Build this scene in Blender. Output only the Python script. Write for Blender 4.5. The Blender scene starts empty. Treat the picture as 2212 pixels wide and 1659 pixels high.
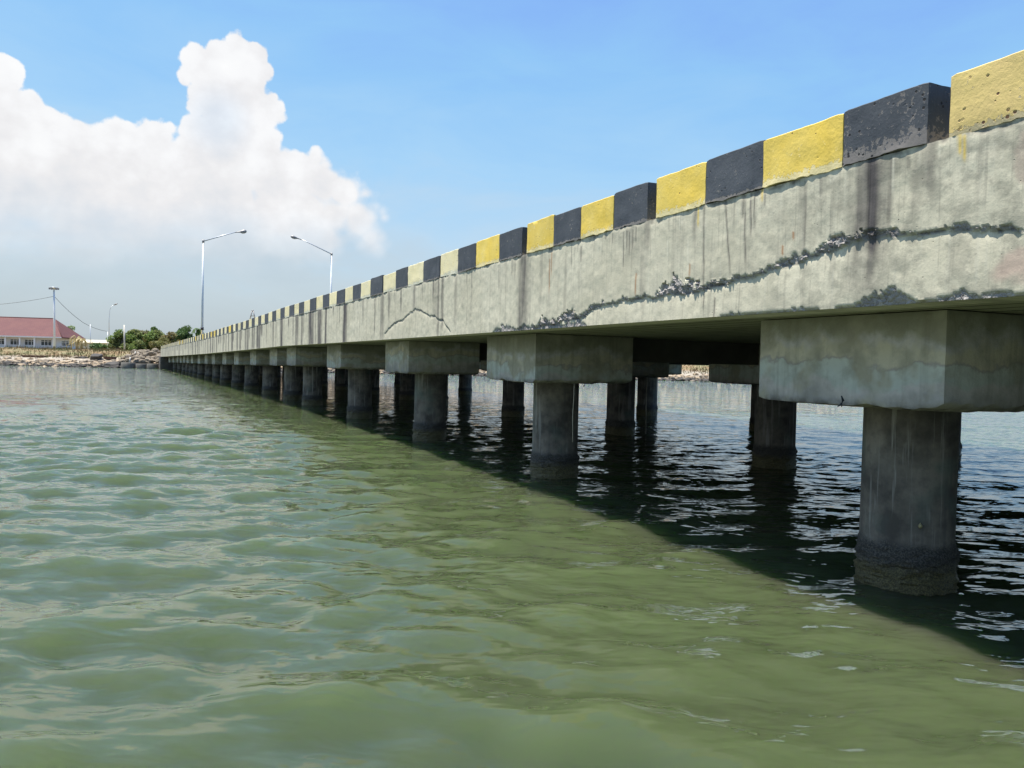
import bpy, bmesh, math, random
import numpy as np
from mathutils import Vector, Matrix
random.seed(7); RNG = np.random.default_rng(11)
sc = bpy.context.scene
C = sc.collection
PI = math.pi

# ------------------------------------------------------------------ camera
FPX, CAMH, ROLL = 1670.0, 1.5, .023          # focal length in units of a 2212-wide picture
PITCH = math.atan((829.5 - 785) / FPX)
Fv = np.array([0, math.cos(PITCH), -math.sin(PITCH)])
R0 = np.array([1., 0, 0]); U0 = np.array([0, math.sin(PITCH), math.cos(PITCH)])
Uv = U0 * math.cos(ROLL) - R0 * math.sin(ROLL); Rv = R0 * math.cos(ROLL) + U0 * math.sin(ROLL)
cam = bpy.data.cameras.new('camera'); camo = bpy.data.objects.new('camera', cam); C.objects.link(camo)
cam.sensor_width = 36; cam.lens = 36 * FPX / 2212; cam.clip_start = .05; cam.clip_end = 9000
M = Matrix(((Rv[0], Uv[0], -Fv[0], 0), (Rv[1], Uv[1], -Fv[1], 0), (Rv[2], Uv[2], -Fv[2], CAMH), (0, 0, 0, 1)))
camo.matrix_world = M
sc.camera = camo

# ------------------------------------------------------------------ exposure, sun, sky
EXPO = .80
sc.view_settings.view_transform = 'Standard'; sc.view_settings.look = 'None'
sc.view_settings.gamma = 1; sc.view_settings.use_curve_mapping = False
sc.view_settings.exposure = EXPO
sc.cycles.max_bounces = 8; sc.cycles.diffuse_bounces = 4; sc.cycles.glossy_bounces = 4
SUND = Vector((-.22, -.04, 1.0)).normalized()
sl = bpy.data.lights.new('sun', 'SUN'); sl.energy = 5.0; sl.angle = math.radians(.6); sl.color = (1, .95, .86)
slo = bpy.data.objects.new('sun', sl); C.objects.link(slo)
slo.rotation_euler = SUND.to_track_quat('Z', 'Y').to_euler(); slo.location = (0, 0, 60)

def px_ray(x, y):
    d = Fv + Rv * ((x - 1106) / FPX) + Uv * ((829.5 - y) / FPX)
    return d / np.linalg.norm(d)
def at(x, y, Y):                             # the point on the line of sight at depth Y
    d = px_ray(x, y); t = Y / d[1]
    return Vector((d[0] * t, Y, CAMH + d[2] * t))
def atz(x, Y, z): return Vector((at(x, 770, Y)[0], Y, z))
def proj(P):
    d = np.array(P) - [0, 0, CAMH]; z = d @ Fv
    return 1106 + FPX * (d @ Rv) / z, 829.5 - FPX * (d @ Uv) / z

world = bpy.data.worlds.new('World'); sc.world = world; world.use_nodes = True
nt = world.node_tree; nt.nodes.clear()
class NT:
    def __init__(s, t): s.t = t
    def n(s, typ, ins=None, **kw):
        nd = s.t.nodes.new(typ)
        for k, v in kw.items(): setattr(nd, k, v)
        for k, v in (ins or {}).items():
            sock = nd.inputs[k]
            if hasattr(v, 'is_output') or isinstance(v, bpy.types.NodeSocket): s.t.links.new(v, sock)
            else: sock.default_value = v
        return nd
    def m(s, op, a, b=None, c=None, clamp=False):
        nd = s.t.nodes.new('ShaderNodeMath'); nd.operation = op; nd.use_clamp = clamp
        for i, v in enumerate((a, b, c)):
            if v is None: continue
            if isinstance(v, bpy.types.NodeSocket): s.t.links.new(v, nd.inputs[i])
            else: nd.inputs[i].default_value = v
        return nd.outputs[0]
    def vm(s, op, a, b=None, scale=None):
        nd = s.t.nodes.new('ShaderNodeVectorMath'); nd.operation = op
        for i, v in enumerate((a, b)):
            if v is None: continue
            if isinstance(v, bpy.types.NodeSocket): s.t.links.new(v, nd.inputs[i])
            else: nd.inputs[i].default_value = v
        if scale is not None: nd.inputs['Scale'].default_value = scale
        return nd.outputs['Value'] if op in ('DISTANCE', 'LENGTH', 'DOT_PRODUCT') else nd.outputs[0]
    def mix(s, f, a, b, mode='MIX'):
        nd = s.t.nodes.new('ShaderNodeMix'); nd.data_type = 'RGBA'; nd.blend_type = mode
        for i, v in ((0, f), (6, a), (7, b)):
            if isinstance(v, bpy.types.NodeSocket): s.t.links.new(v, nd.inputs[i])
            elif i == 0: nd.inputs[0].default_value = v
            else: nd.inputs[i].default_value = (*v, 1) if len(v) == 3 else v
        return nd.outputs[2]
    def ramp(s, f, stops, interp='LINEAR'):
        nd = s.t.nodes.new('ShaderNodeValToRGB'); cr = nd.color_ramp; cr.interpolation = interp
        while len(cr.elements) < len(stops): cr.elements.new(.5)
        for e, (p, c) in zip(cr.elements, stops):
            e.position = p; e.color = (c, c, c, 1) if isinstance(c, (int, float)) else (*c, 1)
        s.t.links.new(f, nd.inputs[0]); return nd.outputs[0]
    def rng(s, v, a, b, c=0., d=1., smooth=False):
        nd = s.t.nodes.new('ShaderNodeMapRange'); nd.clamp = True
        if smooth: nd.interpolation_type = 'SMOOTHSTEP'
        s.t.links.new(v, nd.inputs[0])
        for i, q in enumerate((a, b, c, d)): nd.inputs[i + 1].default_value = q
        return nd.outputs[0]
    def noise(s, vec, scale, detail=4, rough=.55, dist=0.):
        nd = s.n('ShaderNodeTexNoise', {'Scale': scale, 'Detail': detail, 'Roughness': rough, 'Distortion': dist})
        if vec is not None: s.t.links.new(vec, nd.inputs['Vector'])
        return nd.outputs[0]
    def scale3(s, vec, sc3):
        return s.vm('MULTIPLY', vec, sc3)

W = NT(nt)
tc = W.n('ShaderNodeTexCoord'); gen = tc.outputs['Generated']
sep = W.n('ShaderNodeSeparateXYZ', {0: gen})
az = W.m('ARCTAN2', sep.outputs[0], sep.outputs[1]); el = W.m('ARCSINE', sep.outputs[2])
ae = W.n('ShaderNodeCombineXYZ', {0: az, 1: el}).outputs[0]
sky = W.n('ShaderNodeTexSky', sky_type='NISHITA', sun_disc=False, sun_elevation=math.asin(SUND.z),
          sun_rotation=math.atan2(SUND.x, SUND.y), air_density=1.2, dust_density=1.5, ozone_density=1.5)
skyc = W.vm('SCALE', sky.outputs[0], scale=.09)
def lin(c): return tuple(((v / 255 + .055) / 1.055) ** 2.4 if v > 10 else v / 255 / 12.92 for v in c)
def lx(c): return tuple(v / 2 ** EXPO for v in lin(c))
wisp = W.noise(W.scale3(ae, (2.2, 7, 1)), 1.6, 5, .6, .4)
elw = W.m('ADD', el, W.m('MULTIPLY', W.m('SUBTRACT', wisp, .5), .26))
elw = W.m('ADD', elw, W.m('MULTIPLY', az, .07))
grad = W.ramp(W.m('MULTIPLY', elw, 1.25), [(0, lx((184, 200, 213))), (.10, lx((195, 211, 224))), (.19, lx((190, 220, 244))),
        (.30, lx((168, 216, 253))), (.44, lx((146, 204, 254))), (.60, lx((132, 182, 255))), (1, lx((96, 146, 232)))])
base = W.mix(.22, grad, skyc)
# cumulus: a heap of puffs, their rims broken up by billow noise
PUFF = [(512,98,30),(555,120,40),(480,130,44),(440,150,46),(575,150,34),(500,190,80),(398,172,22),(572,235,42),(500,240,66),(445,205,45),(598,236,16),
        (505,300,70),(480,340,90),(560,330,60),(430,330,50),(330,300,44),(250,295,36),(175,290,22),(60,235,38),(8,170,38),(95,270,40),
        (0,300,95),(120,330,62),(180,360,70),(150,400,110),(300,400,110),(380,380,70),(450,430,120),(600,400,85),(680,345,30),(690,400,60),(640,380,60),
        (740,420,50),(790,418,26),(770,480,60),(725,470,60),(700,520,70),(830,470,24),(0,430,150),(620,480,110),(200,480,120),(350,520,110),(500,520,110),(800,520,50),(80,520,100),(-160,330,150),(-250,250,120),(-120,480,160)]
b1 = W.n('ShaderNodeTexVoronoi', {'Vector': ae, 'Scale': 26., 'Smoothness': .5}, feature='SMOOTH_F1').outputs['Distance']
b2 = W.n('ShaderNodeTexVoronoi', {'Vector': ae, 'Scale': 70., 'Smoothness': .3}, feature='SMOOTH_F1').outputs['Distance']
nz = W.noise(ae, 24., 9, .66)
bil = W.m('ADD', W.m('MULTIPLY', b1, -.020), W.m('MULTIPLY', b2, -.0085))
bil = W.m('ADD', bil, W.m('MULTIPLY', W.m('SUBTRACT', nz, .5), .021))
cur = None
for (x, y, r) in PUFF:
    d = px_ray(x, y); a_, e_ = math.atan2(d[0], d[1]), math.asin(d[2])
    v = W.m('SUBTRACT', r / FPX * 1.05, W.vm('DISTANCE', ae, (a_, e_, 0)))
    cur = v if cur is None else W.m('SMOOTH_MAX', cur, v, .006)
fld = W.m('ADD', W.m('ADD', cur, bil), .012)
soft = W.m('ADD', .0045, W.rng(el, .26, .12, 0, .030)); mask = W.rng(W.m('DIVIDE', fld, soft), 0, 1, 0, 1, True)
elb = W.m('ADD', el, W.m('MULTIPLY', W.m('SUBTRACT', W.noise(ae, 7., 4, .55), .5), .10))
low = W.rng(elb, .085, .19, 0, 1, True)
mask = W.m('MULTIPLY', mask, low)
tower = W.rng(W.vm('DISTANCE', ae, tuple([math.atan2(px_ray(470, 262)[0], px_ray(470, 262)[1]), math.asin(px_ray(470, 262)[2]), 0])), .008, .05, .78, 1, True)
mask = W.m('MULTIPLY', mask, tower)
shade = W.m('ADD', W.m('MULTIPLY', W.noise(W.scale3(ae, (1, 1.3, 1)), 15., 6, .62), 1.1), W.m('ADD', W.m('MULTIPLY', b1, -.5), W.m('MULTIPLY', b2, -.2)))
rim = W.rng(fld, .0, .075, .42, 0)
shade = W.m('ADD', shade, rim)
ccol = W.ramp(shade, [(.10, lx((228, 230, 234))), (.38, lx((240, 239, 240))), (.62, lx((250, 250, 251))), (.88, lx((255, 255, 255)))])
final = W.mix(W.m('MULTIPLY', mask, .97), base, ccol)
bg = W.n('ShaderNodeBackground', {'Color': final, 'Strength': 1.0})
out = W.n('ShaderNodeOutputWorld', {0: bg.outputs[0]})

# ------------------------------------------------------------------ helpers
def tag(o, label=None, cat=None, group=None, kind=None):
    if label: o['label'] = label
    if cat: o['category'] = cat
    if group: o['group'] = group
    if kind: o['kind'] = kind
    return o
def empty(name, loc, label, cat, group=None, rz=0):
    o = bpy.data.objects.new(name, None); C.objects.link(o); o.location = loc; o.rotation_euler[2] = rz
    o.empty_display_size = .2
    return tag(o, label, cat, group)
def link(name, me, parent=None):
    o = bpy.data.objects.new(name, me); C.objects.link(o)
    if parent is not None: o.parent = parent
    return o
class MB:
    def __init__(s): s.v = []; s.f = []; s.sm = []
    def add(s, vs, fs, smooth=False):
        o = len(s.v); s.v += [tuple(v) for v in vs]; s.f += [tuple(i + o for i in f) for f in fs]; s.sm += [smooth] * len(fs)
    def box(s, x0, x1, y0, y1, z0, z1, rot=0, org=(0, 0, 0)):
        c, q = math.cos(rot), math.sin(rot)
        vs = [(x, y, z) for z in (z0, z1) for x, y in ((x0, y0), (x1, y0), (x1, y1), (x0, y1))]
        vs = [(x * c - y * q + org[0], x * q + y * c + org[1], z + org[2]) for x, y, z in vs]
        s.add(vs, [(3, 2, 1, 0), (4, 5, 6, 7), (0, 1, 5, 4), (1, 2, 6, 5), (2, 3, 7, 6), (3, 0, 4, 7)])
    def tube(s, pts, rad, n=10, cap=True):
        pts = [Vector(p) for p in pts]
        rad = rad if isinstance(rad, (list, tuple)) else [rad] * len(pts)
        vs = []; fs = []
        for i, p in enumerate(pts):
            t = (pts[min(i + 1, len(pts) - 1)] - pts[max(i - 1, 0)]).normalized()
            u = t.cross(Vector((0, 0, 1)) if abs(t.z) < .9 else Vector((1, 0, 0))).normalized(); w = t.cross(u)
            for k in range(n):
                a = 2 * PI * k / n; vs.append(p + (u * math.cos(a) + w * math.sin(a)) * rad[i])
        for i in range(len(pts) - 1):
            for k in range(n):
                fs.append((i * n + k, i * n + (k + 1) % n, (i + 1) * n + (k + 1) % n, (i + 1) * n + k))
        if cap: fs += [tuple(range(n))[::-1], tuple((len(pts) - 1) * n + k for k in range(n))]
        s.add(vs, fs, True)
    def lathe(s, prof, n=24, org=(0, 0, 0)):
        vs = [(r * math.cos(2 * PI * k / n) + org[0], r * math.sin(2 * PI * k / n) + org[1], z + org[2]) for r, z in prof for k in range(n)]
        fs = [(i * n + k, i * n + (k + 1) % n, (i + 1) * n + (k + 1) % n, (i + 1) * n + k) for i in range(len(prof) - 1) for k in range(n)]
        s.add(vs, fs, True)
    def mesh(s, name, mat):
        me = bpy.data.meshes.new(name); me.from_pydata(s.v, [], s.f)
        me.polygons.foreach_set('use_smooth', s.sm); me.materials.append(mat); me.update(); return me
    def build(s, name, mat, parent=None): return link(name, s.mesh(name, mat), parent)
def grid_mesh(name, V, nu, nv, mat, wrap_v=False, caps=False, smooth=True, attrs=None):
    """V: (nu*nv,3) array; faces join rows; wrap_v closes the section"""
    me = bpy.data.meshes.new(name)
    i = np.arange(nu - 1)[:, None]; j = np.arange(nv if wrap_v else nv - 1)[None, :]
    a = i * nv + j; b = i * nv + (j + 1) % nv; c = (i + 1) * nv + (j + 1) % nv; d = (i + 1) * nv + j
    Fq = np.stack([a, b, c, d], -1).reshape(-1, 4)
    nf = len(Fq); loops = Fq.ravel()
    extra = []
    if caps: extra = [list(range(nv))[::-1], [(nu - 1) * nv + k for k in range(nv)]]
    allv = np.concatenate([loops] + [np.array(e) for e in extra]) if extra else loops
    starts = list(np.arange(nf) * 4)
    p = nf * 4
    for e in extra: starts.append(p); p += len(e)
    me.vertices.add(len(V)); me.vertices.foreach_set('co', np.asarray(V, dtype=np.float32).ravel())
    me.loops.add(len(allv)); me.loops.foreach_set('vertex_index', allv.astype(np.int32))
    me.polygons.add(len(starts)); me.polygons.foreach_set('loop_start', np.array(starts, dtype=np.int32))
    sm = np.full(len(starts), smooth); 
    if caps: sm[-2:] = False
    me.update(calc_edges=True); me.polygons.foreach_set('use_smooth', sm)
    for k, arr in (attrs or {}).items():
        at_ = me.attributes.new(k, 'FLOAT', 'POINT'); at_.data.foreach_set('value', np.asarray(arr, dtype=np.float32).ravel())
    me.materials.append(mat); me.validate(); me.update()
    if smooth: me.set_sharp_from_angle(angle=.62)
    return me
# numpy value noise
_P = RNG.random((256, 256))
def vn(x, y):
    xi = np.floor(x).astype(int); yi = np.floor(y).astype(int); u = x - xi; v = y - yi
    u = u * u * (3 - 2 * u); v = v * v * (3 - 2 * v)
    g = lambda a, b: _P[a & 255, b & 255]
    return (g(xi, yi) * (1 - u) + g(xi + 1, yi) * u) * (1 - v) + (g(xi, yi + 1) * (1 - u) + g(xi + 1, yi + 1) * u) * v
def fbm(x, y, o=4, lac=2.03, gain=.5):
    r = 0; a = 1; t = 0
    for k in range(o): r = r + a * (vn(x + 17.3 * k, y + 9.1 * k) - .5); t += a; a *= gain; x = x * lac; y = y * lac
    return r / t
def sstep(a, b, x):
    t = np.clip((x - a) / (b - a), 0, 1); return t * t * (3 - 2 * t)

# ------------------------------------------------------------------ materials
def mat(name):
    m = bpy.data.materials.new(name); m.use_nodes = True; t = m.node_tree; t.nodes.clear()
    N = NT(t); N.b = N.n('ShaderNodeBsdfPrincipled'); N.o = N.n('ShaderNodeOutputMaterial', {0: N.b.outputs[0]})
    return m, N
def setb(N, **k):
    for a, v in k.items():
        a = {'color': 'Base Color', 'rough': 'Roughness', 'metal': 'Metallic', 'normal': 'Normal', 'ior': 'IOR', 'spec': 'Specular IOR Level'}[a]
        if isinstance(v, bpy.types.NodeSocket): N.t.links.new(v, N.b.inputs[a])
        elif a == 'Base Color': N.b.inputs[a].default_value = (*v, 1)
        else: N.b.inputs[a].default_value = v
def bump(N, h, strength=1., dist=.01, nrm=None):
    nd = N.n('ShaderNodeBump', {'Height': h, 'Strength': strength, 'Distance': dist})
    if nrm is not None: N.t.links.new(nrm, nd.inputs['Normal'])
    return nd.outputs[0]
def attr(N, name): return N.n('ShaderNodeAttribute', attribute_name=name).outputs['Fac']
def oc(N): return N.n('ShaderNodeTexCoord').outputs['Object']
def orand(N): return N.n('ShaderNodeObjectInfo').outputs['Random']
def plain(name, col, rough=.7, metal=0, var=.25, scale=3., bmp=.3):
    m, N = mat(name); p = oc(N)
    n1 = N.noise(p, scale, 5, .6)
    c = N.mix(N.rng(n1, .3, .7), tuple(v * (1 - var) for v in col), tuple(min(1, v * (1 + var)) for v in col))
    setb(N, color=c, rough=rough, metal=metal)
    if bmp: setb(N, normal=bump(N, N.noise(p, scale * 8, 4, .6), bmp, .01))
    return m

def m_fascia():
    m, N = mat('weathered_fascia_concrete')
    s, z = attr(N, 'along'), attr(N, 'up'); sz = N.n('ShaderNodeCombineXYZ', {0: s, 1: z}).outputs[0]
    big = N.noise(sz, 1.1, 6, .6); med = N.noise(sz, 7., 6, .62); fine = N.noise(sz, 60., 4, .65)
    run = N.noise(N.scale3(sz, (9, .55, 1)), 1., 5, .6); run2 = N.noise(N.scale3(sz, (38, 1.3, 1)), 1., 4, .6)
    c = N.mix(N.rng(big, .3, .7), (.56, .52, .385), (.70, .655, .505))
    c = N.mix(N.m('MULTIPLY', N.rng(med, .45, .75), .5), c, (.37, .35, .27))
    c = N.mix(N.m('MULTIPLY', N.rng(run, .54, .70), .55), c, (.29, .27, .215))
    c = N.mix(N.m('MULTIPLY', N.rng(run2, .56, .70), .38), c, (.20, .19, .16))
    c = N.mix(N.m('MULTIPLY', N.rng(run2, .42, .28), .30), c, (.60, .58, .49))
    c = N.mix(N.m('MULTIPLY', N.rng(fine, .52, .72), .40), c, (.30, .28, .24))
    mot = N.m('MULTIPLY', N.rng(s, 2.4, .9), N.m('ADD', N.rng(med, .47, .56), N.rng(N.noise(sz, 3., 5, .7), .50, .60)))
    c = N.mix(N.m('MULTIPLY', mot, .33), c, (.24, .23, .18))
    pits = N.n('ShaderNodeTexVoronoi', {'Vector': sz, 'Scale': 21.}).outputs['Distance']
    pm = N.m('MULTIPLY', N.rng(pits, .09, .045), N.rng(N.noise(sz, 4., 2), .52, .62))
    c = N.mix(pm, c, (.10, .09, .08))
    c = N.mix(attr(N, 'pink'), c, (.52, .36, .30))
    sp = attr(N, 'spall')
    rub = N.n('ShaderNodeTexVoronoi', {'Vector': N.vm('ADD', sz, N.vm('SCALE', N.n('ShaderNodeTexNoise', {'Vector': sz, 'Scale': 40.}).outputs['Color'], scale=.045)), 'Scale': 42.})
    rc = N.ramp(rub.outputs['Color'], [(.0, (.12, .105, .105)), (.3, (.27, .25, .24)), (.8, (.38, .355, .335)), (1, (.42, .395, .37))])
    c = N.mix(sp, c, rc)
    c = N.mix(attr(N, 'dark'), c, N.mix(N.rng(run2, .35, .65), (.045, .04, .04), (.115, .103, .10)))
    c = N.mix(attr(N, 'rust'), c, (.34, .13, .035))
    c = N.mix(attr(N, 'pale'), c, (.70, .66, .52))
    c = N.mix(attr(N, 'yel'), c, (.72, .52, .10))
    h = N.m('ADD', N.m('MULTIPLY', med, .5), N.m('MULTIPLY', fine, .28))
    h = N.m('SUBTRACT', h, N.m('MULTIPLY', pm, .7))
    h = N.m('ADD', h, N.m('MULTIPLY', sp, N.m('MULTIPLY', rub.outputs['Distance'], -3.0)))
    setb(N, color=c, rough=.9, normal=bump(N, h, .6, .008)); return m
def m_kerb(name, a, b, chip, edge, wear=.0, pits=.0):
    m, N = mat(name); p = oc(N); r = orand(N)
    p = N.vm('ADD', p, N.n('ShaderNodeCombineXYZ', {0: N.m('MULTIPLY', r, 40), 1: 0, 2: 0}).outputs[0])
    big = N.noise(p, 3.5, 5, .6); fine = N.noise(p, 38., 5, .65); up = attr(N, 'up')
    c = N.mix(N.rng(big, .3, .7), a, b)
    c = N.mix(N.m('MULTIPLY', r, .28), c, tuple(.45 * q_ for q_ in a))
    v = N.n('ShaderNodeTexVoronoi', {'Vector': p, 'Scale': 24.}).outputs['Distance']
    pm = N.m('MULTIPLY', N.rng(v, .17 + pits, .11 + pits), N.rng(N.noise(p, 6., 2), .50 - pits, .56 - pits))
    low = N.m('ADD', N.rng(up, .06 + wear * 1.5, .0, 0, .34), N.m('MULTIPLY', N.rng(big, .4, .7), .1))
    ch = N.m('MULTIPLY', N.rng(N.m('ADD', N.m('ADD', fine, N.m('MULTIPLY', N.noise(p, 9., 5, .7), .35)), low), .84 - wear, .90 - wear), 1.)
    c = N.mix(ch, c, chip); c = N.mix(pm, c, edge)
    c = N.mix(N.m('MULTIPLY', N.rng(N.noise(N.scale3(p, (14, 14, 1.2)), 1., 4), .55, .75), .25), c, tuple(.5 * q for q in a))
    h = N.m('SUBTRACT', N.m('ADD', N.m('MULTIPLY', fine, .4), N.m('MULTIPLY', big, .5)), N.m('ADD', N.m('MULTIPLY', pm, .6), N.m('MULTIPLY', ch, .25)))
    setb(N, color=c, rough=.75, normal=bump(N, h, .7, .01)); return m
M_fascia = m_fascia()
M_yel = m_kerb('yellow_kerb_paint', (.93, .66, .10), (.90, .69, .18), (.80, .68, .36), (.16, .09, .04))
M_yelpale = m_kerb('faded_yellow_kerb_paint', (.80, .60, .24), (.84, .65, .22), (.50, .42, .24), (.13, .06, .03), -.01, .08)
M_cream = m_kerb('cream_kerb_paint', (.92, .80, .44), (.90, .81, .54), (.66, .64, .50), (.22, .17, .10))
M_blk = m_kerb('black_kerb_paint', (.050, .060, .075), (.085, .095, .11), (.23, .21, .195), (.012, .012, .014), -.025)
M_blkworn = m_kerb('worn_black_kerb_paint', (.050, .060, .075), (.085, .095, .11), (.19, .175, .165), (.012, .012, .014), .03, .05)

def m_cap():
    m, N = mat('pile_cap_concrete'); p = oc(N); r = orand(N)
    q = N.vm('ADD', p, N.n('ShaderNodeCombineXYZ', {0: N.m('MULTIPLY', r, 50), 1: 0, 2: 0}).outputs[0])
    z = N.n('ShaderNodeSeparateXYZ', {0: p}).outputs[2]
    big = N.noise(q, 1.8, 5, .6); med = N.noise(q, 9., 6, .65); fine = N.noise(q, 60., 4, .6)
    zz = N.m('ADD', N.m('ADD', z, N.m('MULTIPLY', N.m('SUBTRACT', r, .4), .22)), N.m('MULTIPLY', N.m('SUBTRACT', big, .5), .6))
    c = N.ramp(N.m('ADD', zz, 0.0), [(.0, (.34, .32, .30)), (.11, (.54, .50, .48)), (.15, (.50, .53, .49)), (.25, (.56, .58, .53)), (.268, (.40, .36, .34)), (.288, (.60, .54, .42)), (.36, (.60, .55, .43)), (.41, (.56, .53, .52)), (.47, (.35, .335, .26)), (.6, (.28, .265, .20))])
    c = N.mix(N.rng(N.noise(q, 3.3, 3), .50, .64), c, (.40, .37, .29))
    c = N.mix(N.m('MULTIPLY', N.rng(med, .45, .7), .45), c, (.22, .21, .175))
    run = N.noise(N.scale3(q, (13, 13, .8)), 1., 5, .6)
    c = N.mix(N.m('MULTIPLY', N.rng(run, .5, .7), .4), c, (.18, .17, .13))
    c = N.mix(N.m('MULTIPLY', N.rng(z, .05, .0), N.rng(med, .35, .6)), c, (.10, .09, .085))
    setb(N, color=c, rough=.9, normal=bump(N, N.m('ADD', N.m('MULTIPLY', med, .6), N.m('MULTIPLY', fine, .3)), .7, .015)); return m
M_cap = m_cap()
def m_pile():
    m, N = mat('concrete_pile_with_tide_band'); p = oc(N); r = orand(N)
    q = N.vm('ADD', p, N.n('ShaderNodeCombineXYZ', {2: N.m('MULTIPLY', r, 60)}).outputs[0])
    z = N.n('ShaderNodeSeparateXYZ', {0: p}).outputs[2]
    big = N.noise(q, 3., 5, .6); med = N.noise(q, 14., 5, .65); grit = N.noise(q, 90., 4, .7)
    run = N.noise(N.scale3(q, (17, 17, .9)), 1., 5, .6)
    c = N.mix(N.rng(big, .38, .60), (.080, .070, .060), (.215, .188, .155))
    c = N.mix(N.m('MULTIPLY', N.rng(med, .5, .7), .5), c, (.07, .064, .058))
    c = N.mix(N.m('MULTIPLY', N.rng(run, .56, .64), .7), c, (.34, .32, .29))
    c = N.mix(N.m('MULTIPLY', N.rng(run, .44, .32), .5), c, (.09, .085, .08))
    c = N.mix(N.m('MULTIPLY', N.rng(N.noise(q, 2.2, 3), .55, .68), .4), c, (.10, .155, .13))
    ze = N.m('ADD', z, N.m('MULTIPLY', N.m('SUBTRACT', med, .5), .14))
    band = N.rng(ze, .36, .30)
    bc = N.mix(N.rng(grit, .45, .62), (.035, .033, .03), (.13, .12, .10))
    alg = N.mix(N.rng(grit, .42, .6), (.05, .045, .02), (.19, .16, .065))
    bc = N.mix(N.rng(ze, .22, .13), bc, alg)
    c = N.mix(band, c, bc)
    h = N.m('ADD', N.m('MULTIPLY', med, .35), N.m('MULTIPLY', N.m('MULTIPLY', grit, band), 1.4))
    setb(N, color=c, rough=N.rng(ze, .1, .35, .45, .9), normal=bump(N, h, .8, .012)); return m
M_pile = m_pile()
def m_soffit():
    m, N = mat('shuttered_soffit_concrete')
    s, o = attr(N, 'along'), attr(N, 'across'); so = N.n('ShaderNodeCombineXYZ', {0: s, 1: o}).outputs[0]
    br = N.n('ShaderNodeTexBrick', {'Vector': so, 'Scale': 1., 'Mortar Size': .02, 'Brick Width': 2.4, 'Row Height': .22, 'Color1': (.36, .35, .25, 1), 'Color2': (.30, .29, .20, 1), 'Mortar': (.06, .055, .04, 1)})
    big = N.noise(so, 2., 5, .6); fine = N.noise(so, 30., 5, .65)
    c = N.mix(N.m('MULTIPLY', N.rng(big, .4, .7), .5), br.outputs[0], (.17, .165, .10))
    c = N.mix(N.m('MULTIPLY', N.rng(fine, .5, .7), .3), c, (.13, .12, .09))
    h = N.m('ADD', N.m('MULTIPLY', fine, .4), N.m('MULTIPLY', br.outputs[1], -.8))
    setb(N, color=c, rough=.92, normal=bump(N, h, .7, .012)); return m
M_soffit = m_soffit()
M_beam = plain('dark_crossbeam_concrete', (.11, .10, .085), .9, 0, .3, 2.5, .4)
M_asphalt = plain('deck_asphalt', (.06, .06, .06), .9, 0, .2, 6)
M_galv = plain('galvanised_steel', (.62, .64, .66), .4, .35, .08, 6, .05)
M_whitepole = plain('white_painted_steel', (.78, .80, .80), .45, 0, .06, 5, .05)
M_lampgrey = plain('lamp_head_grey', (.30, .29, .28), .5, .3, .1, 8, .05)
M_glass = plain('lamp_glass', (.55, .55, .52), .2, 0, .1, 8, 0)
M_black = plain('black_plastic', (.02, .02, .022), .5, 0, .1, 8, 0)
M_rope = plain('pale_nylon_rope', (.55, .50, .42), .8, 0, .2, 30, 0)
M_rag = plain('dark_rag', (.03, .035, .045), .9, 0, .3, 20, .3)
M_shell = plain('snail_shell', (.30, .26, .13), .4, 0, .3, 60, 0)

def m_water():
    m, N = mat('murky_green_water')
    geo = N.n('ShaderNodeNewGeometry').outputs['Position']
    p = geo
    silt = N.noise(p, .22, 4, .5)
    c = N.mix(N.rng(silt, .3, .7), (.050, .069, .030), (.060, .077, .036))
    wv = N.vm('ADD', p, N.vm('SCALE', N.n('ShaderNodeTexNoise', {'Vector': p, 'Scale': .5, 'Detail': 2.}).outputs['Color'], scale=.5))
    a = N.noise(N.scale3(wv, (.75, 1.7, 1)), 1., 2, .5, .3)
    b = N.noise(N.scale3(wv, (2.2, 4.8, 1)), 1., 2, .5, .4)
    d = N.noise(N.scale3(wv, (6.5, 13, 1)), 1., 2, .5, .3)
    patch = N.rng(N.noise(N.scale3(p, (.10, .16, 1)), 1., 2), .38, .62, .45, 1.)
    h = N.m('ADD', N.m('MULTIPLY', a, .060), N.m('MULTIPLY', b, .022))
    def slope(scl, k, dist=0.):
        nd = N.n('ShaderNodeTexNoise', {'Vector': N.scale3(wv, scl), 'Scale': 1., 'Detail': 2., 'Roughness': .5, 'Distortion': dist})
        return N.scale3(N.vm('SUBTRACT', nd.outputs['Color'], (.5, .5, .5)), (k * .55, k, 0))
    h = N.m('ADD', h, N.m('MULTIPLY', N.m('MULTIPLY', d, patch), .004))
    nrm = bump(N, h, 1., 1.)
    far = N.rng(N.n('ShaderNodeSeparateXYZ', {0: p}).outputs[1], 14, 45, 1., 2.3)
    patch = N.m('MULTIPLY', patch, far)
    for scl, k in (((1.1, 2.6, 1), .20), ((3.0, 7.5, 1), .44), ((8, 19, 1), .55)):
        sv = N.vm('MULTIPLY', slope(scl, k), N.n('ShaderNodeCombineXYZ', {0: patch, 1: patch, 2: patch}).outputs[0])
        nrm = N.vm('ADD', nrm, sv)
    nrm = N.vm('NORMALIZE', nrm)
    N.b.inputs['Subsurface Weight'].default_value = 1.; N.b.inputs['Subsurface Radius'].default_value = (1.7, 2.6, 1.1); N.b.inputs['Subsurface Scale'].default_value = 1.
    setb(N, color=c, rough=.035, ior=1.333, normal=nrm); return m
M_water = m_water()

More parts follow.
